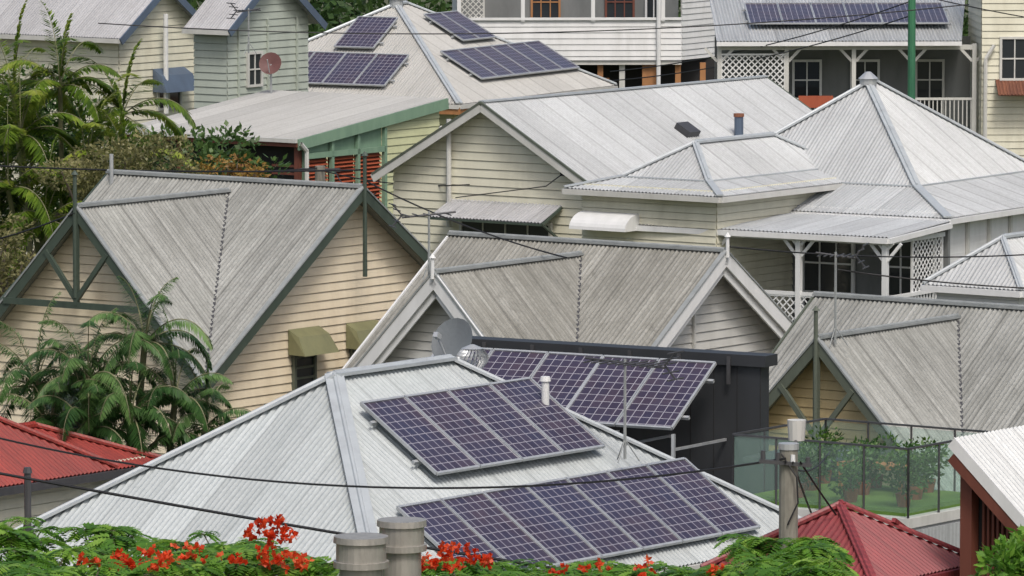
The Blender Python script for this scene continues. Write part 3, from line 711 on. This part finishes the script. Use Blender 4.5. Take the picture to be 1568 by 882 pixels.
# ------------------------------------------------------------------ white veranda house (top centre)
A=Asm('white_veranda_house'); F=Fr((-1.75,205,0),2)
Lx=7.2
boards(A('veranda_boards','white'),[F(0,0,5.95),F(Lx,0,5.95),F(Lx,0,7.25),F(0,0,7.25)],-F.b,.19,g2)
bar(A('veranda_boards','white'),F(0,-.03,7.28),F(Lx,-.03,7.28),.12,.08)
FS=Fr(F(Lx,0,0),60)
boards(A('side_boards','white'),[FS(0,0,5.95),FS(6,0,5.95),FS(6,0,9),FS(0,0,9)],-FS.b,.19,g2)
fbox(A('house_wall','midgrey'),F,.1,Lx,1.8,1.9,4,11)
boards(A('end_wall','white'),[F(0,0,4),F(0,6,4),F(0,6,11),F(0,0,11)],-F.a,.19)
for a in(.05,2.1,4.35,6.6): bar(A('veranda_posts','white'),F(a,-.02,7.2),F(a,-.02,11),.12,.12,F.a)
lattice(A('lattice','offwhite'),F(.1,0,7.3),F.a,.75,1.6,.13,.03)
for a,mt in((2.9,'timber'),(5.3,'redbrown')): window(A,F(a,1.8,7.0),F.a,-F.b,.9,2.2,mt,2,2)
window(A,F(6.4,1.8,7.1),F.a,-F.b,.5,2,'white')
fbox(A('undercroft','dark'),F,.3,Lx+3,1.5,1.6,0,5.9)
fbox(A('floor','offwhite'),F,0,Lx,.05,6,5.8,5.93)
for a in(3.6,4.6,5.3,6.2,7.1,7.9): bar(A('stumps','offwhite' if a in(5.3,) else 'timber'),F(a,.3,0),F(a,.3,5.85),.18 if a!=6.2 else .5,.14,F.b)
for a in (2.0,2.6,4.0): bar(A('beams','timber'),F(a,.5,5.1),F(a+.9,.5,5.1),.1,.5)
tube(A('downpipe','white'),F(6.45,-.12,5),F(6.45,-.12,11),.07)
A.done()
# ------------------------------------------------------------------ top right veranda house
A=Asm('veranda_house_with_lattice'); F=Fr((6.0,185,0),2); z=7.7
corr(A('roof','iron_light'),[F(-.1,-.3,z),F(7.0,-.3,z),F(7.6,4.5,z+1.0),F(-.0,4.5,z+1.0)])
gutter(A,F(-.1,-.3,z),F(7.0,-.3,z),'white')
ps=A('veranda_posts','offwhite')
for a in(0,1.95,3.9,5.6,7.4):
    bar(ps,F(a,0,3),F(a,0,z-.1),.12,.12,F.a)
    for s in(-1,1): bar(ps,F(a+s*.06,0,z-.6),F(a+s*.42,0,z-.22),.04,.08)
bar(ps,F(0,0,z-.2),F(7.4,0,z-.2),.06,.14)
lattice(A('lattice','white'),F(.05,-.03,6.0),F.a,1.85,1.3,.13,.035)
fbox(A('back_wall','midgrey'),F,0,7.5,2,2.1,2,z)
for a,mt in((2.7,'white'),(4.4,'white'),(6.3,'offwhite')): window(A,F(a,1.98,5.3),F.a,-F.b,.8,1.7,mt,1,2)
rl=A('railing','offwhite')
for z_ in(5.0,6.0): bar(rl,F(0,0,z_),F(7.4,0,z_),.06,.07)
for k in range(60): bar(rl,F(.06+k*.123,0,5),F(.06+k*.123,0,6),.03,.03,F.a)
fbox(A('floor','greygreen'),F,-.1,7.5,0,2,4.7,4.85)
fbox(A('red_cloth','redlouvre'),F,2.3,3.3,-.06,-.04,5.75,6.1)
fbox(A('undercroft','midgrey'),F,0,7.4,.4,.5,0,4.7)
boards(A('right_wall','cream_pale'),[F(7.55,-.6,0),F(10.5,-.6,0),F(10.5,-.6,11),F(7.55,-.6,11)],-F.b,.2,g2)
boards(A('right_wall','cream_pale'),[F(7.55,-.6,0),F(7.55,3,0),F(7.55,3,11),F(7.55,-.6,11)],-F.a,.2,g2)
window(A,F(8.5,-.6,6.6),F.a,-F.b,.8,1.2,'offwhite')
corr(A('rusty_awning','rust_iron'),[F(7.95,-.6,6.6),F(9.6,-.6,6.6),F(9.6,-1.4,6.2),F(7.95,-1.4,6.2)])
path(A('downpipe','offwhite'),[F(7.9,-.75,7.6),F(7.65,-.75,7.2),F(7.65,-.75,3)],.06)
A.done()
A=Asm('rooftop_solar_panels'); sl=(-F.b-Z*.208).normalized(); pv(A,F(.95,3.2,z+.75),F.a,sl,6,1,.95,2.3,.15); A.done()
A=Asm('green_pole'); tube(A('pole','pole_green'),(11.0,176,0),(11.0,176,12),.12,.1,12); A.done()
# ------------------------------------------------------------------ red roofs
A=Asm('red_roof_house'); F=Fr((-12.8,95.98,7.5),YAW)
hiproof(A,F,4.1,3.0,.6,'red_iron',cap='red_iron',capw=.16,wallmat='cream_pale',gut='darksteel',inset=.3)
A.done()
A=Asm('drain_pipe'); tube(A('pipe','darksteel'),(-6.9,90.5,3),(-6.9,90.5,6.8),.05); tube(A('pipe_cowl','darksteel'),(-6.9,90.5,6.8),(-6.9,90.5,6.88),.07,.05); A.done()
A=Asm('red_roof_house'); F=Fr((-8.85,100.6,6.1),YAW); hiproof(A,F,2,1.5,.4,'red_iron',cap='red_iron',capw=.14,wallmat='cream_pale',gut='darksteel',inset=.2); A.done()
A=Asm('red_pyramid_roof_house'); F=Fr((4.44,86,6.9),56)
hiproof(A,F,.05,1.36,.6,'maroon_iron',cap='maroon_iron',capw=.13,wallmat='cream_pale',gut='maroon_iron',inset=.3)
bar(A('roof_vent','maroon_iron'),F(.5,-.55,-.2),F(.8,-.55,-.35),.06,.06); A.done()
A=Asm('red_brown_timber_house'); F=Fr((5.9,85,7.95),YAW); t=.9
corr(A('roof','iron_light'),[F(0,0,0),F(4,0,0),F(4,-2.6,-t*2.6),F(0,-2.6,-t*2.6)])
bar(A('fascia','white'),F(-.03,0,-.05),F(-.03,-2.6,-t*2.6-.05),.05,.16); bar(A('barge','redbrown'),F(-.02,0,-.24),F(-.02,-2.6,-t*2.6-.24),.05,.18)
fbox(A('corner_wall','redbrown'),F,.12,.3,-.22,-.04,-8,-.3)
rw=A('batten_wall','redbrown')
for k in range(30):
    b=-.3-k*.075; fbox(rw,F,.26,.31,b-.035,b,-8,-t*(.3+k*.075)-.06)
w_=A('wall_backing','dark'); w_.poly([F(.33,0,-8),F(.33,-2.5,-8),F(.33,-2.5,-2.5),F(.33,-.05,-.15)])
boards(A('left_wall','redbrown'),[F(.3,-.03,-8),F(4,-.03,-8),F(4,-.03,-.2),F(.3,-.03,-.2)],F.b)
A.done()
# ------------------------------------------------------------------ pole, wires, flues
A=Asm('utility_pole'); c=V((3.7,85,0)); tube(A('pole','pole_wood'),c,c+Z*7.85,.16,.125,14)
tube(A('pole_cap','steel'),c+Z*7.8,c+Z*7.88,.14,.14,14)
for k in range(4):
    x=c+V((-.35+k*.2,-.14,7.68-.03*k)); tube(A('insulators','white' if k==2 else 'darksteel'),x,x+Z*.12,.035,.03,8)
bar(A('crossarm','darksteel'),c+V((-.4,-.15,7.66)),c+V((.3,-.15,7.6)),.05,.05)
path(A('tie_wires','cable'),[c+V((-.1,-.14,7.75)),c+V((.1,-.2,7.45)),c+V((.12,-.17,7.1)),c+V((-.02,-.16,6.8))],.012)
A.done()
A=Asm('lamp_canister'); tube(A('can','offwhite'),(3.85,86,7.8),(3.85,86,8.08),.11,.13,12); tube(A('bracket','darksteel'),(3.85,86,7.8),(3.7,85,7.7),.03); A.done()
def wire(p,q,sag,r=.018):
    p=V(p);q=V(q); A=Asm('overhead_wire'); pts=[]
    for i in range(31):
        t=i/30; pts.append(p+(q-p)*t-Z*sag*4*t*(1-t))
    path(A('cable','cable'),pts,r,5); A.done()
T=V((3.65,84.8,7.65))
wire(T+V((0,0,.05)),(-9.2,92,7.6),.75,.016)
wire((-8,76,8.95),(8.5,66,7.7),.15,.018)
wire(T,(4.9,98,6.2),.2,.014); wire(T+V((.1,0,0)),(4.6,92,5.5),.1,.014); wire(T+V((.2,0,0)),(5.5,88,5.3),.1,.014)
wire((-12,130,8.3),(-2.9,121.8,8.75),.1,.018)
wire((-12,124,6.9),(-8.2,119.7,8.1),.15,.018)
wire((-11,170,9),(12,168,9.6),.5,.016)
wire((-2.75,122,8.5),(1.0,117,7.5),.12,.016)
wire((-4.75,158,6.0),(-1.0,149.5,6.3),.15,.016); wire((-4.75,158,6.05),(-11.5,150,6.9),.2,.016); wire((-4.4,158,6.0),(-2.6,121.9,8.3),.3,.014)
wire((5.6,110.3,7.9),(12,112,7.4),.15,.014); wire((4.0,117,7.7),(12,125,7.0),.2,.014)
wire((3.0,195,6.2),(11,176,9.3),.3,.018); wire((2.8,195,5.9),(11,176,8.9),.3,.018); wire((11,176,9.5),(18,170,8.6),.15,.016)
for (x,y,zt,r) in((-1.45,61,9.84,.21),(-1.07,61.6,9.92,.19)):
    A=Asm('metal_flue_chimney'); f=A('flue','flue'); tube(f,(x,y,0),(x,y,zt-.3),r,r,24); tube(f,(x,y,zt-.3),(x,y,zt-.24),r*1.28,r*1.28,24); tube(f,(x,y,zt-.24),(x,y,zt-.06),r*1.15,r*1.15,24); tube(f,(x,y,zt-.06),(x,y,zt),r*1.28,r*1.25,24)
    for k in range(4): tube(A('bands','steel'),(x,y,zt-.6-k*.4),(x,y,zt-.57-k*.4),r*1.04,r*1.04,24)
    A.done()
A=Asm('utility_pole'); c=V((-4.75,158,0)); tube(A('pole','pole_wood'),c,c+Z*6.1,.15,.13,12); bar(A('crossarm','darksteel'),c+V((-.5,0,6.0)),c+V((.5,0,6.0)),.08,.08); A.done()
# ------------------------------------------------------------------ light / world / camera
w=bpy.data.worlds.new('World'); sc.world=w; w.use_nodes=True; nt=w.node_tree; bg=nt.nodes['Background']
EL=math.radians(54); AZ=math.radians(166)
sk=nt.nodes.new('ShaderNodeTexSky'); sk.sky_type='NISHITA'; sk.sun_disc=False
sk.sun_elevation=EL; sk.sun_rotation=AZ; sk.air_density=1.0; sk.dust_density=5; sk.ozone_density=.6
nt.links.new(sk.outputs[0],bg.inputs[0]); bg.inputs[1].default_value=.125
sd=V((math.sin(AZ)*math.cos(EL),math.cos(AZ)*math.cos(EL),math.sin(EL)))
l=bpy.data.lights.new('sun','SUN'); l.energy=1.75; l.angle=math.radians(14); l.color=(1,.97,.92)
o=bpy.data.objects.new('sun',l); sc.collection.objects.link(o); o.rotation_euler=sd.to_track_quat('Z','Y').to_euler()
cam=bpy.data.cameras.new('camera'); co=bpy.data.objects.new('camera',cam); sc.collection.objects.link(co)
cam.sensor_width=36; cam.lens=225; cam.clip_end=5000; cam.clip_start=1
co.location=(0,0,18); co.rotation_euler=(math.radians(90-5.4),0,0)
sc.camera=co
sc.view_settings.view_transform='Standard'; sc.view_settings.look='None'; sc.view_settings.exposure=0
